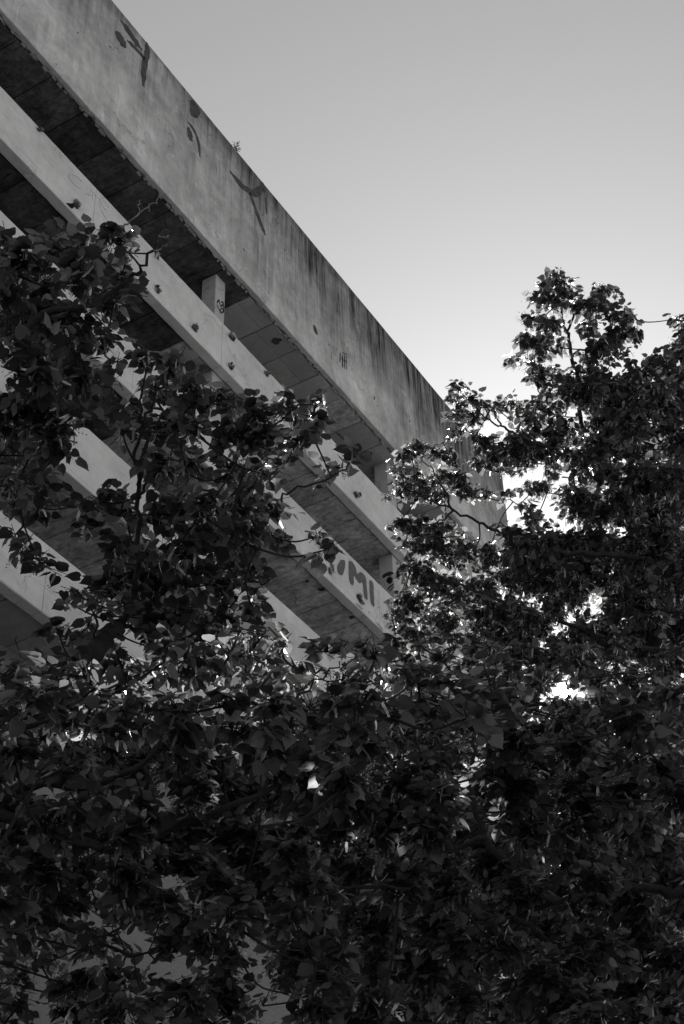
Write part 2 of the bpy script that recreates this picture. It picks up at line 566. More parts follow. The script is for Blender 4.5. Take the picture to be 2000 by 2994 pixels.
def kinds_mid(x):
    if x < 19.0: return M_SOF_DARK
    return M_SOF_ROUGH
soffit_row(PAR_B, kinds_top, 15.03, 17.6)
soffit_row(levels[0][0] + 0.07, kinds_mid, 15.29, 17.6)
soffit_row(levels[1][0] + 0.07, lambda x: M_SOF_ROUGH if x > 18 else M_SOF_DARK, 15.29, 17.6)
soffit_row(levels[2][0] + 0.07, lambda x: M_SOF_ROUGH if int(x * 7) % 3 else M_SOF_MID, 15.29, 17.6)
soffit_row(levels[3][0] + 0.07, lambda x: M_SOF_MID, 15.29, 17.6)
# floor slabs above the soffit fields, roof, walls
for z in [PAR_B] + [l[0] + 0.07 for l in levels]:
    V = box(X_L, X_END - 0.01, 15.03 if z == PAR_B else 15.27, Y_BACK, z + 0.225, z + 0.40)
    part('floor_slab', V, BOXF, M_EDGE, B)
    V = box(X_L, X_END - 0.02, 17.62, Y_BACK - 0.02, z, z + 0.22)
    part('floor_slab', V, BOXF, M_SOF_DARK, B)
part('inner_wall', box(X_L, 31.2, 19.4, 19.6, 0, PAR_B), BOXF, M_WALL, B)
part('rear_wall', box(X_L - .01, X_END - 0.03, Y_BACK, Y_BACK + .2, 0, PAR_T - 1), BOXF, M_WALL, B)
part('end_wall', box(X_L - .2, X_L, 15.3, Y_BACK, 0, PAR_T - 1), BOXF, M_WALL, B)
part('end_wall', box(X_END - 0.3, X_END + 0.004, 15.36, Y_BACK - 0.01, 0, PAR_B - 0.01), BOXF, M_COL, B)
for (zb, zt), ztop in zip(levels, [PAR_B] + [l[0] for l in levels[:3]]):
    part('infill_wall', box(31.3, X_END - 0.31, 15.45, 15.65, zt - 0.9, ztop - 0.01 + (0 if ztop == PAR_B else 0.06)), BOXF, M_COL, B)
# columns
for xc in (12.4, 20.57, 28.72):
    tops = [PAR_B] + [l[0] + 0.07 for l in levels[:3]]
    for (zb, zt), ztop in zip(levels, tops):
        wd = 0.39 if xc < 25 else 0.44
        V, Fc = bevel_box(xc, xc + wd, 15.27, 15.68, zb + 0.3, ztop + 0.004, 0.012)
        part('column', V, Fc, M_COL, B)

# stuccoed wall of the lower floors, turned a little out of the facade's line
zs = levels[3][0] + 0.075
def at_Zp(px, py, z):
    v = ray(px, py); return EYE + v * ((z - EYE[2]) / v[2])
pa, pb = at_Zp(60, 1946, zs), at_Zp(158, 1955, zs)
dv = _n(pb - pa)
p0 = pa - dv * 3.0
p1 = pa + dv * 5.0
p1[1] = min(p1[1], 19)
print('stucco wall', pa, pb)
Y_ST = 16.1
part('stucco_wall', box(X_L, X_END - .32, Y_ST + 0.15, Y_ST + .45, 0, zs - 0.01), BOXF, M_STUCCO, B)

# zinc edge strip running along the parapet's far half, with clips
xa = at_Y(804, 577, Y_PAR)[0]
V, Fc = tube([(x, Y_PAR + 0.035, PAR_T + 0.045 + 0.006 * math.sin(x * 3)) for x in np.linspace(xa, X_END, 60)], [0.011] * 60, 6)
part('roof_rail', V, Fc, M_FLASH, B)
for x in np.linspace(xa + .1, X_END - .2, 13):
    V, Fc = tube([(x, Y_PAR + 0.035, PAR_T - 0.01), (x, Y_PAR + 0.035, PAR_T + 0.045)], [0.014, 0.010], 6)
    part('rail_clip', V, Fc, M_METAL, B)

# drips below the loosest anchors and repaired patches on the bands
# ---- paint, chalk and damage on the faces
def chaikin(P, n=2, closed=True):
    P = np.array(P, float)
    for _ in range(n):
        Q = np.roll(P, -1, axis=0)
        a = P * .8 + Q * .2; b = P * .2 + Q * .8
        P = np.stack([a, b], 1).reshape(-1, P.shape[1])
    return P

def blot(name, pts, plane, off, mat, jit=0.006, loc='Y', parent=B, thick=0.003):
    """flat painted patch on a face: outline given where it is seen, laid on the wall plane"""
    fn = at_Y if loc == 'Y' else at_X
    P = np.array([fn(px, py, plane + off) for px, py in pts])
    P = chaikin(P, 1)
    P = P + RNG.normal(0, jit, P.shape) * (np.array([1, 0, 1]) if loc == 'Y' else np.array([0, 1, 1]))
    n = len(P)
    back = P.copy(); back[:, 1 if loc == 'Y' else 0] += thick
    V = np.vstack([P, back])
    Fc = [tuple(range(n)), tuple(range(2 * n - 1, n - 1, -1))] + [(i, n + i, n + (i + 1) % n, (i + 1) % n) for i in range(n)]
    return part(name, V, Fc, mat, parent)

def stroke(name, pts, width, plane, off, mat, jit=0.008, loc='Y', taper=True, parent=B, join=None):
    fn = at_Y if loc == 'Y' else at_X
    P = smooth_path([fn(px, py, plane + off) for px, py in pts], 6)
    ax = (0, 2) if loc == 'Y' else (1, 2)
    Q = P[:, ax]
    t = np.gradient(Q, axis=0); t /= np.linalg.norm(t, axis=1)[:, None]
    nn = np.stack([-t[:, 1], t[:, 0]], 1)
    s = np.linspace(0, 1, len(Q))
    w = width * .5 * (np.clip(np.minimum(s, 1 - s) * 6, 0.45, 1) if taper else 1)
    w = w * (1 + RNG.normal(0, .12, len(Q)))
    A = Q + nn * w[:, None]; Bq = Q - nn * w[:, None]
    V = []
    pl = plane + off
    th = 0.003
    for dy in (0, th):
        for L_ in (A, Bq):
            for q in L_:
                V.append((q[0], pl + dy, q[1]) if loc == 'Y' else (pl + dy, q[0], q[1]))
    n = len(Q)
    Fc = []
    for i in range(n - 1):
        Fc.append((i, i + 1, n + i + 1, n + i))
        Fc.append((2 * n + i, 3 * n + i, 3 * n + i + 1, 2 * n + i + 1))
        Fc.append((i, 2 * n + i, 2 * n + i + 1, i + 1))
        Fc.append((n + i, n + i + 1, 3 * n + i + 1, 3 * n + i))
    Fc.append((0, n, 3 * n, 2 * n)); Fc.append((n - 1, 3 * n - 1, 4 * n - 1, 2 * n - 1))
    if join is not None:
        join.append((V, Fc)); return
    return part(name, V, Fc, mat, parent)

OFF = -0.004
for pts, w in [([(353, 58), (384, 103), (415, 147)], .17), ([(430, 124), (431, 152), (421, 200), (419, 252)], .15),
               ([(346, 92), (352, 112), (368, 140)], .26), ([(372, 118), (402, 147), (424, 172)], .11),
               ([(549, 356), (567, 380), (580, 415), (585, 458)], .10), ([(552, 372), (556, 395), (556, 410)], .16),
               ([(672, 500), (702, 537), (729, 559), (751, 563), (772, 538)], .17),
               ([(731, 563), (746, 608), (764, 657), (776, 688)], .13), ([(778, 577), (780, 626)], .07)]:
    stroke('graffiti', pts, w * 1.35, Y_PAR, OFF, M_PAINT, .016)
blot('graffiti', [(557, 281), (589, 325), (576, 349), (554, 335)], Y_PAR, OFF, M_PAINT)
blot('graffiti', [(760, 530), (772, 545), (778, 560), (770, 562)], Y_PAR, OFF - .004, M_PAINT)
# chipped holes in the parapet
for pts in [[(916, 949), (922, 952), (928, 968), (929, 981), (923, 976), (917, 964)], [(960, 1002), (965, 1008), (963, 1013)],
            [(1094, 1154), (1097, 1165), (1095, 1170), (1093, 1163)], [(983, 1015), (985, 1024), (982, 1020)],
            [(848, 1012), (851, 1018), (849, 1021)], [(493, 424), (497, 430), (494, 429)], [(711, 723), (716, 730), (714, 735)],
            [(831, 725), (835, 731), (833, 735)], [(784, 811), (788, 815), (785, 816)], [(226, 92), (231, 96), (227, 98)],
            [(1103, 1183), (1105, 1190), (1102, 1188)], [(1196, 1225), (1201, 1233), (1198, 1234)]]:
    blot('concrete_chip', pts, Y_PAR, OFF, M_PIT, 0.004)
jl = []  # dark HF scribble laid on the parapet as strokes
for pts, w in [([(995, 1031), (994, 1060)], .05), ([(1001, 1038), (1002, 1075)], .07), ([(1008, 1036), (1008, 1079)], .05),
               ([(1014, 1036), (1013, 1081)], .03), ([(994, 1047), (1014, 1058)], .03), ([(1000, 1031), (1015, 1036)], .03)]:
    stroke('parapet_scribble', pts, w, Y_PAR, OFF, M_PIT, join=jl)
V, Fc = merge(jl)
part('parapet_scribble', V, Fc, M_PIT, B)
jl = []
for _ in range(46):      # hairline scars, mostly on the far half
    x0 = float(RNG.uniform(18, 35)); z0 = float(RNG.uniform(PAR_B + .8, PAR_T - .3)); hh = float(RNG.uniform(.06, .3))
    v = [(x0, Y_PAR - .004, z0), (x0 + .012, Y_PAR - .004, z0), (x0 + float(RNG.uniform(-.01, .05)), Y_PAR - .004, z0 - hh)]
    v += [(a, b + .003, c) for a, b, c in v]
    jl.append((v, [(0, 2, 1), (3, 4, 5), (0, 1, 4, 3), (1, 2, 5, 4), (2, 0, 3, 5)]))
V, Fc = merge(jl)
part('concrete_scar', V, Fc, M_PIT, B, kind='stuff')

def z5(x, y): return (880 + x / 3.92, 1500 + y / 3.92)
YB = 15.0
blot('painted_letter', [z5(*p) for p in [(553, 538), (590, 560), (625, 610), (645, 705), (690, 668), (745, 730), (760, 900), (767, 1005), (725, 968), (712, 785), (675, 810), (640, 765), (605, 700), (608, 800), (595, 836), (558, 785), (549, 650)]], YB, -.010, M_PAINT2, .003)['label'] = 'dark painted letter M on the third band'
blot('painted_letter', [z5(*p) for p in [(786, 758), (830, 795), (836, 940), (846, 1083), (802, 1040), (789, 900)]], YB, -.010, M_PAINT2, .003)['label'] = 'dark painted letter I on the third band'
for pts in [[(415, 605), (465, 530), (512, 545), (502, 640), (476, 720), (425, 690)], [(338, 560), (378, 600), (386, 662), (343, 632)],
            [(190, 440), (240, 480), (240, 530), (205, 500)], [(1140, 1215), (1187, 1250), (1187, 1412), (1143, 1372)],
            [(1193, 1290), (1240, 1400), (1252, 1465), (1203, 1400)], [(1003, 980), (1057, 1012), (1045, 1052), (1022, 1030)],
            [(1005, 1215), (1055, 1240), (1052, 1278), (1025, 1250)]]:
    blot('painted_letter', [z5(*p) for p in pts], YB, -.010, M_PAINT2, .003)
def z4(x, y): return (500 + x / 5.227, 700 + y / 5.227)
for pts in [[(735, 918), (703, 970)], [(737, 920), (745, 970), (762, 1028)], [(770, 962), (795, 955), (800, 985), (765, 1028)],
            [(803, 1000), (806, 1060), (802, 1110)], [(702, 995), (735, 1065), (768, 1138)], [(758, 1062), (790, 1058), (802, 1090), (785, 1118), (762, 1100), (755, 1070)]]:
    stroke('graffiti', [z4(*p) for p in pts], .042, 15.27, -.004, M_BLACK, taper=False)
for pts, w in [([(935, 745), (975, 705), (1062, 688)], .12), ([(1000, 800), (1005, 755), (1025, 770), (1015, 815)], .13),
               ([(990, 885), (1020, 845), (1068, 810)], .05), ([(1010, 905), (1035, 870), (1070, 840)], .04)]:
    stroke('graffiti', [z5(*p) for p in pts], w, 28.72, -.004, M_BLACK, loc='X')
def c1(x, y): return (x / 2.24, y / 2.24)
jl = []
for pts in [[(468, 1140), (462, 1165), (490, 1205), (532, 1235)], [(470, 1138), (505, 1150), (540, 1190)], [(560, 1258), (590, 1272), (603, 1262), (605, 1238)],
            [(610, 1250), (614, 1312)], [(662, 1300), (668, 1330), (690, 1372)], [(680, 1310), (712, 1350), (716, 1372), (695, 1370)], [(650, 1330), (672, 1380), (700, 1440)]]:
    stroke('chalk_scribble', [c1(*p) for p in pts], .045, YB, -.010, M_CHALK)
# broken anchor pockets with bent plates
def anchor(px, py, s=0.16):
    c = at_Y(px, py, YB)
    pit = []
    nv = 9
    for k in range(nv):
        a = 2 * math.pi * k / nv
        r = s * float(RNG.uniform(.35, .75))
        pit.append((c[0] + r * math.cos(a), YB - .012, c[2] + r * math.sin(a)))
    back = [(a, b + .004, z) for a, b, z in pit]
    V = pit + back
    Fc = [tuple(range(nv)), tuple(range(2 * nv - 1, nv - 1, -1))] + [(i, nv + i, nv + (i + 1) % nv, (i + 1) % nv) for i in range(nv)]
    o = part('anchor_pocket', V, Fc, M_PIT, B)
    for q in range(4):
        x = c[0] + float(RNG.uniform(-.6, .6)) * s; z = c[2] + float(RNG.uniform(-.5, .5)) * s
        w = s * float(RNG.uniform(.12, .3)); h_ = s * float(RNG.uniform(.2, .5))
        bx = np.array(box(x - w, x + w, YB - .05 - .05 * float(RNG.random()), YB - .008, z - h_ * .5, z + h_ * .5))
        bx += RNG.normal(0, .018, bx.shape); bx[:, 1] = np.minimum(bx[:, 1], YB - .003)
        me = mesh('metal_plate', bx, BOXF)
        p = bpy.data.objects.new('metal_plate', me); C.objects.link(p)
        me.materials.append(M_METAL if q % 2 else M_EDGE)
        p.parent = o
for px, py, s in [(222, 598, .17), (460, 849, .16), (570, 961, .17), (676, 985, .18), (674, 1071, .17), (458, 751, .13), (112, 380, .1), (1041, 1449, .17),
                  (778, 1092, .14), (965, 1673, .14), (1049, 1750, .2), (1136, 1832, .14)]:
    anchor(px, py, s)
for a, b in [((1043, 1764), (1061, 1781)), ((1104, 1820), (1120, 1841)), ((1160, 1876), (1175, 1894))]:
    P0, P1 = at_Y(*a, YB - .03), at_Y(*b, YB - .03)
    V, Fc = tube([P0, P1], [.014, .014], 5)
    part('steel_bar', V, Fc, M_FLASH, B)
def at_Z(px, py, z):
    v = ray(px, py); return EYE + v * ((z - EYE[2]) / v[2])
for px, py, lev, rad in [(941, 1724, 1, .09), (1029, 1806, 1, .07), (936, 1424, 0, .08), (899, 1700, 1, .05), (809, 998, -1, .13), (790, 1752, 1, .04), (1160, 1545, 0, .06), (205, 602, 0, .09), (640, 1245, 0, .07)]:  # flat dark discs painting the shade of soffit holes, one a rust stain
    zz = (PAR_B if lev < 0 else levels[lev][0] + .07) - .012
    c = at_Z(px, py, zz)
    n_ = 11
    ring = [(c[0] + rad * (1 + float(RNG.normal(0, .22))) * math.cos(q * 6.283 / n_), c[1] + rad * (1 + float(RNG.normal(0, .22))) * math.sin(q * 6.283 / n_)) for q in range(n_)]
    V = [(x, y, zz) for x, y in ring] + [(x, y, zz + .008) for x, y in ring]
    part('soffit_dark_disc', V, [tuple(range(n_ - 1, -1, -1)), tuple(range(n_, 2 * n_))] + [(i, (i + 1) % n_, n_ + (i + 1) % n_, n_ + i) for i in range(n_)], M_PIT, B)
# torn cable and bent bars hanging under the slabs
zc_ = levels[3][0] + .02
pp = [at_Y(210 / 3.92, 1700 + 600 / 3.92, 15.9), at_Y(175 / 3.92, 1700 + 670 / 3.92, 15.9), at_Y(240 / 3.92, 1700 + 870 / 3.92, 15.9), at_Y(330 / 3.92, 1700 + 905 / 3.92, 15.95), at_Y(340 / 3.92, 1700 + 950 / 3.92, 15.95)]
V, Fc = tube(pp, [.013] * 5, 5)
part('hanging_cable', V, Fc, M_METAL, B)
for a in [(1070, 1655), (1211, 1730), (863, 1765)]:
    p = at_Y(a[0], a[1], 15.28)
    V, Fc = tube([p, p + np.array([.05, 0, .16]), p + np.array([-.03, .02, .3])], [.012] * 3, 5)
    part('bent_rebar', V, Fc, M_METAL, B)

# weed growing on the parapet
wp = at_Y(690, 436, Y_PAR + .05); wp[2] = PAR_T
Wd = thing('parapet_weed', tuple(wp), 'small dry weed sprouting from the top edge of the concrete roof parapet', 'plant')
lst = []; lf = []
for k in range(11):
    a = float(RNG.uniform(0, 6.28)); h_ = float(RNG.uniform(.2, .42)); sp_ = float(RNG.uniform(.05, .2))
    e = np.array([math.cos(a) * sp_, math.sin(a) * sp_ * .6, h_])
    P = [wp, wp + e * .5 + np.array([0, 0, .03]), wp + e]
    lst.append(tube(P, [.005, .004, .002], 4))
    for q in range(9):
        c = wp + e * float(RNG.uniform(.3, 1)) + RNG.normal(0, .018, 3)
        d = RNG.normal(0, .02, (4, 3))
        lf.append((np.array([c, c + d[0], c + d[0] + d[1], c + d[1]]), [(0, 1, 2, 3)]))
V, Fc = merge(lst); part('stem', V, Fc, M_DEADWOOD, Wd)
V, Fc = merge(lf); part('foliage', V, Fc, M_GRASS, Wd, kind='stuff')

# ------------------------------------------------------------------ linden trees
LEAF_V = []
LEAF_F = []
LEAF_UV = []
def leaf_template(kind):
    half = [(0.0, 0.05), (.17, -.05), (.38, .06), (.47, .28), (.43, .52), (.27, .76), (.09, .95)]
    mid = [(0, .05), (0, .35), (0, .65), (0, 1.12)]
    asym = 1.0 + (.12 if kind == 1 else -.08 if kind == 2 else 0)
    V = []
    curl = [.10, .18, .05][kind]
    fold = [.22, .10, .34][kind]
    def P(x, y):
        z = fold * abs(x) - curl * (y - .3) ** 2 * 1.2 - .25 * abs(x) ** 2 + (.02 * math.sin(9 * y + kind) * abs(x) * 4)
        return (x, y, z)
    for x, y in mid: V.append(P(x, y))
    for s in (1, -1):
        for x, y in half[1:]:
            V.append(P(x * s * (asym if s > 0 else 1 / asym), y))
    F_ = []
    for s, o in ((1, 4), (-1, 10)):
        q = [(0, o, o + 1, 1), (1, o + 1, o + 2), (1, o + 2, o + 3, 2), (2, o + 3, o + 4), (2, o + 4, o + 5, 3)]
        for f in q:
            F_.append(f if s > 0 else tuple(reversed(f)))
    return np.array(V), F_
TPL = [leaf_template(k) for k in range(3)]
TPL_LO = (np.array([(0, 0, 0), (.42, .12, .06), (.38, .58, .03), (0, 1.1, -.1), (-.38, .58, .05), (-.42, .12, .08), (0, .45, -.03)]),
          [(0, 1, 6), (1, 2, 6), (2, 3, 6), (3, 4, 6), (4, 5, 6), (5, 0, 6)])
BRACT = (np.array([(-.08, 0, 0), (.08, 0, 0), (.11, .5, .05), (.06, 1, .0), (-.06, 1, .0), (-.11, .5, .05)]), [(0, 1, 2, 5), (5, 2, 3, 4)])
OCT = (np.array([(1, 0, 0), (-1, 0, 0), (0, 1, 0), (0, -1, 0), (0, 0, 1), (0, 0, -1)], float),
       [(0, 2, 4), (2, 1, 4), (1, 3, 4), (3, 0, 4), (2, 0, 5), (1, 2, 5), (3, 1, 5), (0, 3, 5)])

def frames(dirs, norms):
    d = dirs / np.linalg.norm(dirs, axis=1)[:, None]
    x = np.cross(d, norms); x /= (np.linalg.norm(x, axis=1)[:, None] + 1e-9)
    z = np.cross(x, d)
    return np.stack([x, d, z], 2)       # columns

def instance_mesh(name, tpl, pos, Rm, scale):
    V, F_ = tpl
    n = len(pos); k = len(V)
    VV = np.einsum('nij,kj->nki', Rm, V) * scale[:, None, None] + pos[:, None, :]
    VV = VV.reshape(-1, 3)
    me = bpy.data.meshes.new(name)
    me.vertices.add(n * k)
    me.vertices.foreach_set('co', VV.astype(np.float32).ravel())
    loops = np.concatenate([np.array(f) for f in F_]); sizes = np.array([len(f) for f in F_])
    L = len(loops)
    allL = (loops[None, :] + (np.arange(n) * k)[:, None]).ravel()
    me.loops.add(n * L); me.loops.foreach_set('vertex_index', allL.astype(np.int32))
    starts = np.concatenate([[0], np.cumsum(sizes)[:-1]])
    me.polygons.add(n * len(sizes))
    me.polygons.foreach_set('loop_start', (starts[None, :] + (np.arange(n) * L)[:, None]).ravel().astype(np.int32))
    uv = me.uv_layers.new(name='UVMap')
    UV = np.stack([V[loops, 0] * .98 + .5, V[loops, 1]], 1)
    uv.data.foreach_set('uv', np.tile(UV, (n, 1)).astype(np.float32).ravel())
    me.update(calc_edges=True)
    me.validate()
    me.polygons.foreach_set('use_smooth', [True] * len(me.polygons))
    return me

LEAF_ME = []
for k in range(3):
    me = instance_mesh('leaf', TPL[k], np.zeros((1, 3)), np.eye(3)[None], np.ones(1))
    me.materials.append(M_LEAF)
    LEAF_ME.append(me)

def tree(label, base, trunk, limbs, blobs, leaf=0.075, fruit=0.5, n_parts=300, lod=0, density=1.0, trunk_r=0.16, dead=(), limb_k=.55):
    """trunk / limbs: lists of 3-D points; blobs: (centre, radius, layers)"""
    T = thing('linden_tree', base, label, 'tree', 'linden trees in front of the concrete building')
    skel_pts, skel_r = [], []
    P = smooth_path(trunk, 6, 0.01)
    r = np.linspace(trunk_r, trunk_r * .45, len(P))
    V, Fc = tube(P, r, 10); part('trunk', V, Fc, M_BARK, T, True)
    skel_pts.append(P); skel_r.append(r)
    for pts, ra, rb in limbs:
        P = smooth_path(pts, 6, 0.008)
        r = np.linspace(ra * limb_k, rb * limb_k, len(P))
        V, Fc = tube(P, r, 8); part('branch', V, Fc, M_BARK, T, True)
        skel_pts.append(P); skel_r.append(r)
    SP = np.vstack(skel_pts); SR = np.concatenate(skel_r)
    twigs = []
    pos, dr, nm, sc = [], [], [], []
    bpos, bdr, bnm, bsc = [], [], [], []
    fpos, fsc = [], []
    hubs = []
    area = .62 * leaf * leaf * .55
    for (c, R, k) in blobs:
        c = np.array(c)
        cand = SP; cr = SR
        if hubs:
            cand = np.vstack([SP, np.array(hubs)]); cr = np.concatenate([SR, np.full(len(hubs), .012)])
        dist = np.linalg.norm(cand - c, axis=1) + np.where(cand[:, 2] > c[2] + .1, .35, 0)
        j = int(np.argmin(dist))
        hub = c + np.array([0, 0, -R * .35])
        a = cand[j]
        L = np.linalg.norm(hub - a)
        if L > .05:
            mid = (a + hub) / 2 + np.array([0, 0, -.06 * L]) + RNG.normal(0, .05 * L, 3)
            Q = smooth_path([a, mid, hub], 4)
            r0 = min(cr[j] * .6, .004 + .006 * L)
            twigs.append(tube(Q, np.linspace(r0, min(r0, .0035), len(Q)), 5))
            hubs.extend(list(Q[1:]))
        nsub = max(2, int((3 + R * 8) * min(1, k / 2.2)))
        subs = []
        for s in range(nsub):
            v = RNG.normal(0, 1, 3); v /= np.linalg.norm(v); v[2] = abs(v[2]) * .9 - .2
            e = c + v * R * RNG.uniform(.4, .8)
            m = (hub + e) / 2 + RNG.normal(0, .06 * R, 3)
            Q = smooth_path([hub, m, e], 3)
            twigs.append(tube(Q, np.linspace(.0034, .002, len(Q)), 4))
            subs.extend([Q[-1], Q[-3], Q[-2]])
        subs = np.array(subs)
        per = 6
        ns = int(max(2, density * (k * .62) * math.pi * R * R / (area * per)))
        for s in range(ns):
            v = RNG.normal(0, 1, 3); v /= np.linalg.norm(v)
            q = c + v * max(R - leaf * .8, R * .35) * (RNG.random() ** .42)
            a = subs[int(np.argmin(np.linalg.norm(subs - q, axis=1)))]
            d = q - a
            Ld = np.linalg.norm(d)
            out = d / (Ld + 1e-6)
            if Ld > .02:
                twigs.append(tube([a, (a + q) / 2 + RNG.normal(0, .01, 3), q], [.0026, .002, .0015], 3))
            ax = out + RNG.normal(0, .45, 3); ax[2] = ax[2] * .5 - .12; ax /= np.linalg.norm(ax)
            ln = leaf * RNG.uniform(1.5, 2.9)
            side = np.cross(ax, [0, 0, 1]); side /= (np.linalg.norm(side) + 1e-6)
            q = q - ax * ln * .5
            twigs.append(tube([q, q + ax * ln + np.array([0, 0, -.1 * ln])], [.0018, .001], 3))
            plane_n = np.array([0, 0, 1.]) + RNG.normal(0, .28, 3)
            for m in range(per):
                t = (m + .6) / per
                sg = 1 if m % 2 else -1
                ld = ax * (.45 + .6 * t) + side * sg * (1.0 - .6 * t) + RNG.normal(0, .22, 3) + np.array([0, 0, -.30])
                ld /= np.linalg.norm(ld)
                p = q + ax * ln * t + ld * leaf * .35
                if RNG.random() < .04: continue
                pos.append(p); dr.append(ld); nm.append(plane_n + RNG.normal(0, .38, 3)); sc.append(leaf * RNG.uniform(.5, 1.08))
            if RNG.random() < fruit:
                for _ in range(int(RNG.integers(1, 4) * max(1, fruit))):
                    p = q + ax * ln * RNG.random()
                    dd = np.array([0, 0, -1.]) + RNG.normal(0, .5, 3); dd /= np.linalg.norm(dd)
                    bpos.append(p); bdr.append(dd); bnm.append(RNG.normal(0, 1, 3)); bsc.append(leaf * RNG.uniform(.7, 1.05))
                    h_ = p + dd * leaf * .9
                    if lod == 0:
                        for _ in range(int(RNG.integers(2, 6))):
                            e = h_ + RNG.normal(0, leaf * .16, 3) + np.array([0, 0, -leaf * .15])
                            fpos.append(e); fsc.append(leaf * .062)
    pos, dr, nm, sc = map(np.array, (pos, dr, nm, sc))
    t_ = (pos - EYE) @ SUN_DIR                      # the gap through which the sun shows
    keep = np.linalg.norm(pos + dr * (sc * .5)[:, None] - EYE - t_[:, None] * SUN_DIR, axis=1) > .42 * sc + .0022 * t_
    pos, dr, nm, sc = pos[keep], dr[keep], nm[keep], sc[keep]
    Rm = frames(dr, nm)
    # the leaves that show largest become objects of their own
    px, py, dep = project(pos)
    ok = (px > 0) & (px < 2000) & (py > 0) & (py < 2994) & (dep > .5)
    order = np.argsort(np.where(ok, dep / sc, 1e9))
    sel = order[:min(n_parts, int(ok.sum()))]
    mask = np.zeros(len(pos), bool); mask[sel] = True
    b = np.array(base)
    for i in sel:
        o = bpy.data.objects.new('leaf', LEAF_ME[int(i) % 3])
        C.objects.link(o)
        o.parent = T
        M = np.eye(4); M[:3, :3] = Rm[i] * sc[i]; M[:3, 3] = pos[i] - b
        o.matrix_basis = Matrix(M.tolist())
    rest = ~mask
    def add(name, me, mat):
        me.materials.append(mat)
        o = bpy.data.objects.new(name, me); C.objects.link(o); o.parent = T; o.location = -b; o['kind'] = 'stuff'
    ids = np.where(rest)[0]
    add('foliage', instance_mesh('foliage', TPL[0] if lod == 0 else TPL_LO, pos[ids[::2]], Rm[ids[::2]], sc[ids[::2]]), M_LEAF)
    add('foliage', instance_mesh('foliage', TPL[2] if lod == 0 else TPL_LO, pos[ids[1::2]], Rm[ids[1::2]], sc[ids[1::2]]), M_LEAF)
    if bpos:
        bpos = np.array(bpos)
        add('seed_bracts', instance_mesh('bracts', BRACT, bpos, frames(np.array(bdr), np.array(bnm)), np.array(bsc)), M_BRACT)
    if fpos:
        n = len(fpos)
        add('fruit', instance_mesh('fruit', OCT, np.array(fpos), np.tile(np.eye(3), (n, 1, 1)), np.array(fsc)), M_FRUIT)
    V, Fc = merge(twigs)
    part('twigs', V, Fc, M_BARK, T, kind='stuff')
    for pts, ra in dead:
        P = smooth_path(pts, 5, .004)
        V, Fc = tube(P, np.linspace(ra, .0015, len(P)), 5)
        part('bare_twig', V, Fc, M_DEADWOOD, T)
    print('tree', label[:30], 'leaves', len(pos), 'twigtris', len(Fc) * 2)
    return T

def bl(lst, d0, spread=.6, k=3.0):
    """crown lumps: (px, py, r_px[, layers[, distance]]) -> centre, radius in metres"""
    out = []
    for e in lst:
        px, py, r = e[:3]
        kk = e[3] if len(e) > 3 else k
        d = (e[4] if len(e) > 4 else d0) + float(RNG.uniform(-spread, spread))
        out.append((at_d(px, py, d), r * d / F_PX, kk))
    return out

def grid(x0, x1, y0, y1, sx, sy, r, d0, d1, k, holes=(), jit=.35):
    out = []
    row = 0
    y = y0
    while y <= y1:
        x = x0 + (sx / 2 if row % 2 else 0)
        while x <= x1:
            px = x + float(RNG.uniform(-jit, jit)) * sx; py = y + float(RNG.uniform(-jit, jit)) * sy
            kk = k
            for hx, hy, hr, hk in holes:
                if (px - hx) ** 2 + (py - hy) ** 2 < (hr + r * .5) ** 2: kk = min(kk, hk)
            if kk > 0.05:
                d = float(RNG.uniform(d0, d1))
                out.append((at_d(px, py, d), r * d / F_PX, kk))
            x += sx
        row += 1
        y += sy
    return out

def foot(px, py, d):
    p = at_d(px, py, d); return (float(p[0]), float(p[1]), 0.0)

def lp(lst, d):
    return [at_d(e[0], e[1], e[2] if len(e) > 2 else d) for e in lst]

# --- A: left tree
fa = foot(-420, 1500, 7.0)
tree('linden tree at the left edge with bare pale twigs reaching over the concrete bands', fa,
     [fa, np.array(fa) + [0, 0, 2.0], at_d(-400, 1900, 6.8), at_d(-330, 1350, 7.0), at_d(-300, 900, 7.4)],
     [(lp([(-330, 1330), (-100, 1110), (0, 1028), (134, 921), (250, 895), (362, 832), (420, 778), (464, 690), (480, 636)], 7.3), .05, .004),
      (lp([(-200, 1220), (-20, 1250), (100, 1180), (200, 1170)], 7.3), .03, .006),
      (lp([(0, 1028), (40, 900), (70, 820), (80, 740)], 7.3), .02, .005)],
     bl([(20, 690, 30, .8), (60, 760, 90), (150, 730, 75), (240, 700, 62), (330, 690, 50), (370, 730, 38), (350, 800, 55), (390, 850, 40, 2), (240, 800, 90), (120, 850, 110), (20, 850, 100),
         (330, 880, 55), (60, 960, 120), (200, 950, 110), (300, 990, 60), (340, 1050, 35, 2), (100, 1080, 120), (230, 1090, 80), (310, 1110, 40, 2), (40, 1190, 120), (170, 1200, 90),
         (260, 1230, 35, 2), (60, 1310, 110), (160, 1300, 70), (20, 1400, 70), (110, 1410, 60), (40, 1475, 34, 2), (110, 1490, 34, 2), (45, 1560, 18, 1.6), (75, 1590, 18, 1.6), (110, 1630, 20, 1.6), (150, 1660, 14, 1.5), (220, 1470, 40, 2), (-80, 1000, 130), (-90, 1300, 120), (-60, 780, 90)], 7.4),
     .070, .7, trunk_r=.13, density=1.15,
     dead=[(lp([(355, 668), (385, 645), (425, 610), (455, 590), (477, 566)], 7.3), .0055), (lp([(410, 622), (404, 605), (410, 585)], 7.3), .0025), (lp([(432, 606), (438, 618)], 7.3), .003),
           (lp([(464, 690), (487, 695), (492, 690)], 7.3), .004), (lp([(444, 740), (470, 725), (490, 715)], 7.3), .004)])

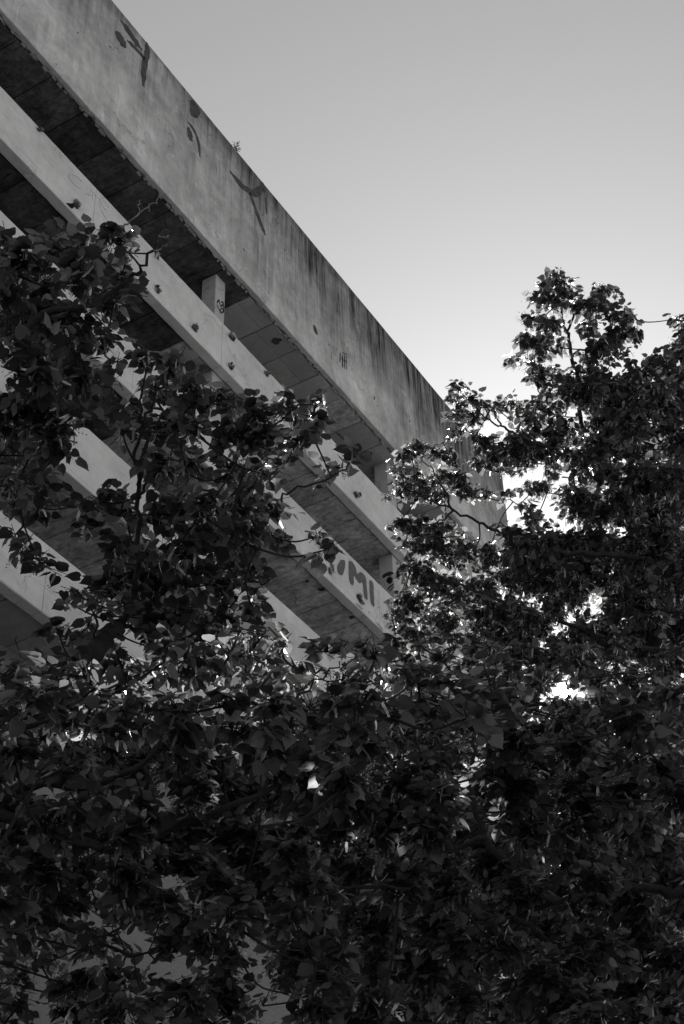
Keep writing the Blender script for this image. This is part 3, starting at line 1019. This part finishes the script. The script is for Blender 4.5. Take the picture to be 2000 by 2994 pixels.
# --- B: forked tree in front of the bands
fb = foot(-260, 2350, 6.4)
holesB = ()
tree('forked linden tree with dark bare stem standing in the middle left of the view', fb,
     [fb, np.array(fb) + [.1, .05, 1.6], at_d(-160, 2300, 6.7), at_d(80, 2080, 7.1), at_d(210, 1985, 7.3), at_d(285, 1898, 7.5), at_d(345, 1822, 7.7)],
     [(lp([(345, 1822), (385, 1770), (400, 1680), (402, 1577), (404, 1434), (402, 1300), (412, 1200), (430, 1060)], 7.7), .034, .008),
      (lp([(404, 1420), (425, 1260), (453, 1164), (491, 1105), (530, 1050)], 7.7), .020, .006),
      (lp([(404, 1450), (450, 1390), (500, 1320), (560, 1240)], 7.8), .014, .005),
      (lp([(345, 1822), (430, 1770), (491, 1710), (558, 1657), (647, 1645), (678, 1590), (700, 1450), (762, 1304), (850, 1200), (930, 1170)], 7.8), .030, .006),
      (lp([(647, 1645), (740, 1560), (798, 1500), (843, 1438), (941, 1407), (995, 1376), (1045, 1325)], 7.9), .018, .004),
      (lp([(558, 1657), (700, 1400), (760, 1360), (860, 1250)], 8.0), .016, .005),
      (lp([(345, 1822), (450, 1850), (558, 1862), (696, 1750), (800, 1690)], 7.9), .024, .005),
      (lp([(285, 1898), (270, 1780), (240, 1740), (190, 1730)], 7.5), .014, .004)],
     bl([(430, 1050, 45), (520, 1055, 45), (470, 1130, 75), (385, 1170, 40, 2), (570, 1140, 75), (660, 1170, 70), (750, 1190, 60), (820, 1190, 55), (880, 1195, 42), (915, 1215, 35, 2.5), (930, 1165, 22, 1.5),
         (360, 1250, 40, 2), (480, 1240, 80), (560, 1240, 70), (690, 1270, 80), (790, 1280, 75), (870, 1280, 50), (910, 1260, 30, 2),
         (460, 1360, 70), (550, 1370, 65), (690, 1370, 70), (780, 1370, 70), (960, 1375, 22, 2), (1000, 1360, 26, 2), (1035, 1330, 22, 2),
         (300, 1450, 60, 2), (360, 1490, 70), (470, 1480, 90), (590, 1480, 90), (700, 1480, 85), (800, 1480, 60), 
         (260, 1530, 50), (330, 1600, 65), (400, 1600, 90), (510, 1590, 90), (620, 1580, 90), (720, 1570, 80), (800, 1560, 45), (930, 1560, 24, 1.5, 7.1), (962, 1600, 20, 1.5, 7.0), 
         (330, 1690, 70), (440, 1690, 85), (550, 1690, 85), (650, 1690, 80), (740, 1680, 70), (230, 1725, 30, 1.5), (200, 1755, 22, 1.3), (260, 1760, 30, 1.3), (300, 1770, 30, 1.3), (260, 1820, 40, 1.5), (360, 1760, 40, 2),
         (440, 1790, 80), (550, 1790, 85), (650, 1790, 80), (740, 1770, 60), (760, 1830, 60), (170, 1830, 40, 1.5), (210, 1860, 45, 2), (330, 1880, 60, 1.8), (470, 1880, 70, 2.5), (620, 1870, 70, 2.5)], 7.9),
     .069, .7, trunk_r=.09, density=1.2)

# --- C: low spreading tree, bottom left
fc = foot(-260, 2900, 7.0)
gapsC = [(290, 2680, 20, 1.0), (400, 2735, 45, .5), (430, 2860, 35, 1.2), (780, 2750, 20, 1.0), (800, 2880, 45, .6), (60, 2790, 60, 1.7), (80, 2920, 70, 1.7), (200, 2800, 40, 1.7), (560, 2830, 40, 1.7), (980, 2620, 12, 1.0), (1010, 2900, 20, 1.4), (160, 2270, 8, 1.2)]
tree('low spreading linden filling the lower left with large shaded leaves', fc,
     [fc, np.array(fc) + [-.1, 0, 1.4], at_d(-200, 2700, 7.0), at_d(-90, 2380, 7.2)],
     [(lp([(-90, 2380), (100, 2290), (250, 2300), (420, 2230), (620, 2020)], 7.0), .06, .012), (lp([(-90, 2380), (60, 2400), (300, 2480), (560, 2560), (700, 2640)], 7.0), .055, .018),
      (lp([(650, 2700), (850, 2640), (960, 2605), (1080, 2596), (1200, 2600)], 6.6), .03, .010), (lp([(300, 2480), (560, 2400), (800, 2300), (900, 2150), (960, 1990)], 6.6), .035, .008),
      (lp([(-140, 2560), (60, 2640), (300, 2760), (480, 2800)], 6.6), .03, .006), (lp([(700, 2640), (620, 2850), (420, 2940)], 6.4), .016, .005)],
     grid(-60, 1080, 2170, 2640, 100, 88, 84, 5.6, 9.5, 4.6, gapsC)
     + grid(-60, 420, 1960, 2150, 96, 72, 62, 6, 8, 3.6, gapsC) + grid(-60, 1100, 2690, 3060, 100, 84, 74, 6, 8.5, 3.8, gapsC)
     ,
     .063, .25, trunk_r=.13, density=1.1)

# --- D: low tree whose top catches the sun that comes past the building's end
fd = foot(-320, 2700, 5.0)
tree('slender linden behind the middle gap catching the sunlight on its small leaves', fd,
     [fd, np.array(fd) + [0, 0, 1.2], at_d(-300, 2350, 4.9), at_d(-200, 2150, 4.8), at_d(100, 2080, 4.8)],
     [(lp([(100, 2080), (400, 2090), (700, 2120), (1000, 2160)], 5.4), .02, .012), (lp([(1000, 2160), (800, 2050), (650, 1980), (520, 1930)], 5.4), .016, .004), (lp([(900, 2140), (1000, 1990), (1060, 1930)], 6.0), .014, .004), (lp([(1000, 2200), (1100, 2140), (1230, 2090)], 6.6), .014, .004)],
     bl([(430, 1950, 34, 3, 4.8), (620, 1880, 30, 1.5, 5.0), (580, 1985, 30, 1.5, 5.0), (830, 1880, 30, 1.2, 5.4), (1060, 1950, 40, 2, 6.2), (1180, 1915, 38, 2.2, 6.8), (1230, 1880, 40, 2.4, 7.2), (1290, 1915, 42, 2.6, 7.4), (1345, 1950, 42, 2.6, 7.6), (1260, 1965, 42, 2.6, 7.3), (1330, 1885, 40, 2.6, 7.6), (1385, 1900, 42, 2.6, 7.8), (1400, 1970, 42, 2.6, 7.8), (1190, 1975, 40, 2.2, 6.9), (1130, 1925, 34, 2, 6.6), (1130, 1980, 40, 2, 6.6), (1200, 2000, 40, 2, 7), (480, 1925, 36, 2, 4.6), (540, 1920, 40, 2, 4.7), (600, 1915, 40, 3, 4.8), (560, 1960, 40, 3, 4.8), (640, 1960, 45, 3, 4.9), (670, 1905, 38, 2.6, 5), (730, 1920, 40, 2.6, 5.1), (720, 1975, 42, 3, 5.1),
         (790, 1930, 40, 2.6, 5.3), (800, 1990, 40, 3, 5.4), (860, 1940, 42, 3, 5.5), (920, 1960, 42, 2, 5.8), (880, 2010, 42, 2, 5.7), (970, 2020, 45, 2, 6), (700, 1840, 30, 1.2, 5), (760, 1860, 30, 1.2, 5.1), (1000, 1980, 40, 2, 6.2),
         (1100, 2040, 50, 2, 7), (1180, 2080, 50, 2, 7), (1260, 2120, 50, 1.6, 7.5), (1150, 2150, 50, 2, 7), (1330, 2180, 50, 1.6, 8), (1230, 2190, 46, 1.6, 7.5)], 5.5, .15),
     .052, 1.6, trunk_r=.04, density=1.0, n_parts=300)

# --- D2: near low branches from the left edge, in shade
fh = foot(-500, 2700, 4.4)
tree('near low linden branches hanging across the middle of the view in deep shade', fh,
     [fh, np.array(fh) + [0, 0, 1.0], at_d(-460, 2400, 4.4), at_d(-350, 2200, 4.4), at_d(-120, 2140, 4.5)],
     [(lp([(-120, 2140), (200, 2110), (500, 2120), (800, 2090), (1100, 2060), (1380, 2040)], 4.6), .016, .004), (lp([(800, 2090), (950, 1980), (1040, 1910)], 4.7), .008, .003)],
     grid(-60, 1060, 2055, 2170, 80, 60, 56, 4.2, 5.0, 4.0, gapsC) + grid(-60, 380, 1970, 2040, 80, 60, 50, 4.3, 5.0, 3.6) + grid(1080, 1440, 1970, 2130, 84, 64, 50, 4.4, 4.9, 3.0)
     + bl([(1000, 1890, 36), (1060, 1880, 36), (950, 1895, 32), (1100, 1905, 36)], 4.8, .15),
     .052, .2, trunk_r=.05, density=1.1)

# --- E: tall right tree with the leader
fe = foot(1960, 2600, 12.0)
tree('tall linden at the right whose slender top shoot stands against the open sky', fe,
     [fe, np.array(fe) + [0, 0, 5], at_d(1930, 1950, 12.6), at_d(1880, 1640, 12.6), at_d(1800, 1450, 12.6), at_d(1735, 1370, 12.6)],
     [(lp([(1735, 1370), (1706, 1300), (1702, 1240), (1684, 1093), (1657, 977), (1644, 941), (1632, 870), (1630, 800)], 12.6), .055, .012),
      (lp([(1657, 977), (1684, 914), (1740, 880), (1765, 840)], 12.6), .026, .010), (lp([(1684, 1093), (1600, 1110), (1570, 1060), (1530, 1060)], 12.6), .022, .008),
      (lp([(1670, 1040), (1750, 1000), (1830, 960)], 12.6), .024, .008),
      (lp([(1760, 1410), (1680, 1340), (1600, 1310), (1496, 1265), (1465, 1245), (1412, 1216), (1350, 1150)], 12.3), .04, .010), (lp([(1465, 1245), (1440, 1200), (1400, 1190)], 12.3), .018, .008),
      (lp([(1870, 1630), (1720, 1620), (1600, 1610), (1479, 1565), (1398, 1525), (1300, 1480), (1225, 1450)], 12.0), .055, .012), (lp([(1325, 1494), (1290, 1420), (1270, 1380), (1230, 1340)], 12.0), .024, .008), (lp([(1325, 1494), (1270, 1530), (1200, 1540)], 12.0), .02, .007),
      (lp([(1860, 1600), (1770, 1560), (1729, 1503), (1684, 1422), (1660, 1350)], 12.3), .035, .012), (lp([(1850, 1560), (1860, 1350), (1880, 1200)], 12.6), .04, .012),
      (lp([(1920, 1900), (1700, 1840), (1450, 1750), (1300, 1690), (1180, 1650)], 11.9), .05, .01), (lp([(1849, 1735), (1925, 1784), (2010, 1797)], 12.2), .045, .02)],
     bl([(1628, 800, 22), (1600, 835, 30), (1650, 840, 34), (1575, 870, 28), (1625, 880, 45), (1690, 890, 40), (1745, 850, 24), (1775, 845, 26), (1765, 880, 22), (1735, 905, 30),
         (1550, 930, 34), (1600, 950, 45), (1540, 990, 34), (1590, 1010, 42, 2.2), (1515, 1050, 26), (1560, 1060, 30, 2.2), (1640, 1010, 30, 1.6), (1720, 960, 36), (1790, 925, 36), (1835, 920, 32), (1860, 970, 26), (1810, 980, 45), (1750, 1010, 40), (1720, 1050, 40, 2), (1780, 1040, 32, 1.6), (1820, 1030, 24, 1.3),
         (1590, 1090, 34), (1570, 1110, 28), (1640, 1100, 40, 2.2), (1600, 1150, 40), (1620, 1200, 45, 2.2), (1560, 1180, 30, 2), (1740, 1120, 45), (1670, 1160, 30, 1.8), (1730, 1180, 40, 1.8),
         (1340, 1130, 26), (1335, 1170, 26, 2), (1375, 1165, 32), (1410, 1180, 28), (1450, 1185, 24, 2.5), (1490, 1175, 24), (1515, 1185, 24), (1335, 1210, 34), (1385, 1220, 40, 2), (1345, 1260, 34, 2), (1390, 1270, 34, 1.6), (1420, 1300, 44, 2.4), (1500, 1225, 26, 1.5),
         (1470, 1310, 50), (1530, 1290, 55), (1560, 1230, 50), (1640, 1270, 60), (1540, 1350, 55, 2.6), (1610, 1340, 60), (1460, 1370, 45, 2), (1400, 1350, 40, 2),
         (1190, 1330, 34), (1230, 1310, 34), (1270, 1320, 34, 2), (1310, 1320, 34, 2), (1170, 1380, 34, 2), (1220, 1390, 44, 2.4), (1280, 1400, 44, 2.2), (1340, 1400, 50, 2.6), (1180, 1430, 34), (1240, 1440, 44), (1300, 1440, 44, 2.4), (1150, 1440, 22, 2), (1370, 1440, 40, 2), (1420, 1440, 38, 1.3),
         (1150, 1535, 22), (1180, 1530, 36), (1230, 1540, 44), (1280, 1560, 44), (1190, 1580, 34, 2.4), (1240, 1600, 44), (1300, 1620, 55), (1350, 1560, 26, 1), (1360, 1620, 50), (1200, 1650, 40), (1260, 1680, 60),
         (1490, 1450, 36, 1.4), (1530, 1480, 36, 1.4), (1450, 1540, 32, 1.2), (1510, 1550, 40, 2), (1560, 1420, 40, 2), (1600, 1430, 34, 1.6), (1430, 1620, 50), (1500, 1620, 60), (1580, 1600, 50), (1650, 1440, 30, 1.6),
         (1160, 1755, 20, 2.2), (1190, 1745, 26), (1145, 1795, 18, 2.4), (1210, 1760, 50), (1180, 1800, 34, 2.6), (1150, 1880, 44), (1490, 1790, 70), (1500, 1870, 80), (1400, 1880, 70), (1560, 1700, 70), (1620, 1570, 50), (1760, 1500, 50), (1640, 1620, 50), (1700, 1650, 52), (1660, 1700, 52), (1630, 1780, 50), (1690, 1860, 50), (1640, 1880, 50), (1600, 1950, 50), (1700, 1950, 40), (1690, 1580, 40), (1740, 1570, 50), (1650, 1500, 22, 1.5), (1780, 1700, 50), (1780, 1850, 50), (1560, 1520, 34), (1680, 1600, 60), (1490, 1700, 60), (1210, 1850, 55), (1320, 1730, 70), (1300, 1820, 70), (1420, 1710, 70), (1420, 1800, 80)], 12.6, .28, 3.2)
     + grid(1730, 2080, 1150, 1500, 90, 80, 72, 11.8, 13.8, 5.0) + grid(1530, 2080, 1600, 1900, 100, 85, 84, 11.6, 13.5, 4.6, [(1720, 1785, 42, .15), (1525, 1780, 10, .5), (1650, 2018, 14, .2)])
     + grid(1430, 2080, 1920, 2060, 90, 70, 66, 10, 13, 3.0, [(1650, 2018, 14, .2)])
     + bl([(1880, 1090, 44), (1930, 1060, 50), (1990, 1020, 50), (1990, 945, 22, 2), (1975, 930, 14, 1.5), (1830, 1120, 50), (1790, 1130, 40), (2040, 1000, 60), (1990, 1100, 60)], 12.6),
     .064, 2.2, trunk_r=.075, density=1.35, limb_k=.42)

# --- F: dark mass bottom right
ff = foot(2200, 2950, 9.0)
tree('broad shaded linden filling the lower right with dense dark foliage', ff,
     [ff, np.array(ff) + [0, .1, 1.8], at_d(2160, 2950, 8.6), at_d(2060, 2620, 8.6)],
     [(lp([(2060, 2620), (1950, 2605), (1820, 2590), (1700, 2615), (1600, 2650), (1500, 2680)], 8.2), .05, .02), (lp([(1600, 2640), (1420, 2450), (1380, 2250), (1400, 2100)], 8.6), .045, .012),
      (lp([(1500, 2680), (1640, 2760), (1650, 2700), (1680, 2620)], 8.0), .03, .01), (lp([(1420, 2450), (1250, 2520), (1180, 2620)], 8.4), .03, .01), (lp([(1600, 2640), (1750, 2350), (1850, 2200)], 8.6), .04, .01)],
     grid(1080, 2080, 2130, 3060, 105, 92, 88, 6.5, 11.5, 4.8) + grid(1400, 2080, 2040, 2140, 90, 70, 60, 7, 10, 3.0),
     .061, .25, trunk_r=.13, density=1.15)

# --- G: background tree line at the right, behind E and F
fg = foot(1840, 2700, 22.0)
tree('distant linden seen only through the gaps of the nearer crowns at the right', fg,
     [fg, np.array(fg) + [0, 0, 7], at_d(1860, 2300, 22), at_d(1880, 2000, 22)],
     [(lp([(1860, 2300), (1400, 2200), (1250, 1950)], 21), .10, .03), (lp([(1860, 2200), (1850, 1950), (1950, 1750)], 22), .10, .03)],
     grid(900, 2150, 2250, 3060, 170, 140, 130, 18, 24, 7.0) + grid(1800, 2100, 1500, 1900, 150, 130, 110, 19, 24, 4.0),
     .10, .3, trunk_r=.25, lod=1)

# --- unseen trees added beside and behind the viewpoint to shade the near foliage
def crown(cx, cy, z0, z1, rad, n, k):
    out = []
    for _ in range(n):
        a = float(RNG.uniform(0, 6.283)); q = float(RNG.random()) ** .5; zz = float(RNG.uniform(0, 1))
        rr = rad * math.sin(math.pi * (.15 + .8 * zz)) * q
        out.append((np.array([cx + rr * math.cos(a), cy + rr * math.sin(a), z0 + (z1 - z0) * zz]), float(RNG.uniform(.7, 1.1)), k))
    return out
for cx_, cy_, lab in [(-5.0, 5.5, 'linden tree just outside the left edge of the view, beside the forked one'),
                      (-4.0, -3.4, 'linden tree behind the viewpoint, nearest to the left'),
                      (2.5, -5.4, 'linden tree behind the viewpoint, the middle one of the row'),
                      (9.0, -5.6, 'linden tree behind the viewpoint, the right one of the row')]:
    f_ = (cx_, cy_, 0.0)
    c_ = np.array(f_)
    tree(lab, f_, [c_, c_ + [.1, 0, 3], c_ + [0, .1, 6], c_ + [0, 0, 9]],
         [([c_ + [0, 0, 4], c_ + [math.cos(a) * 1.2, math.sin(a) * 1.2, 5.5], c_ + [math.cos(a) * 2.4, math.sin(a) * 2.4, 7]], .07, .02) for a in (0, 1.6, 3.1, 4.7)],
         crown(cx_, cy_, 3.0, 12, 3.9, 46, 3.4), .17, .0, n_parts=0, lod=1, trunk_r=.2)
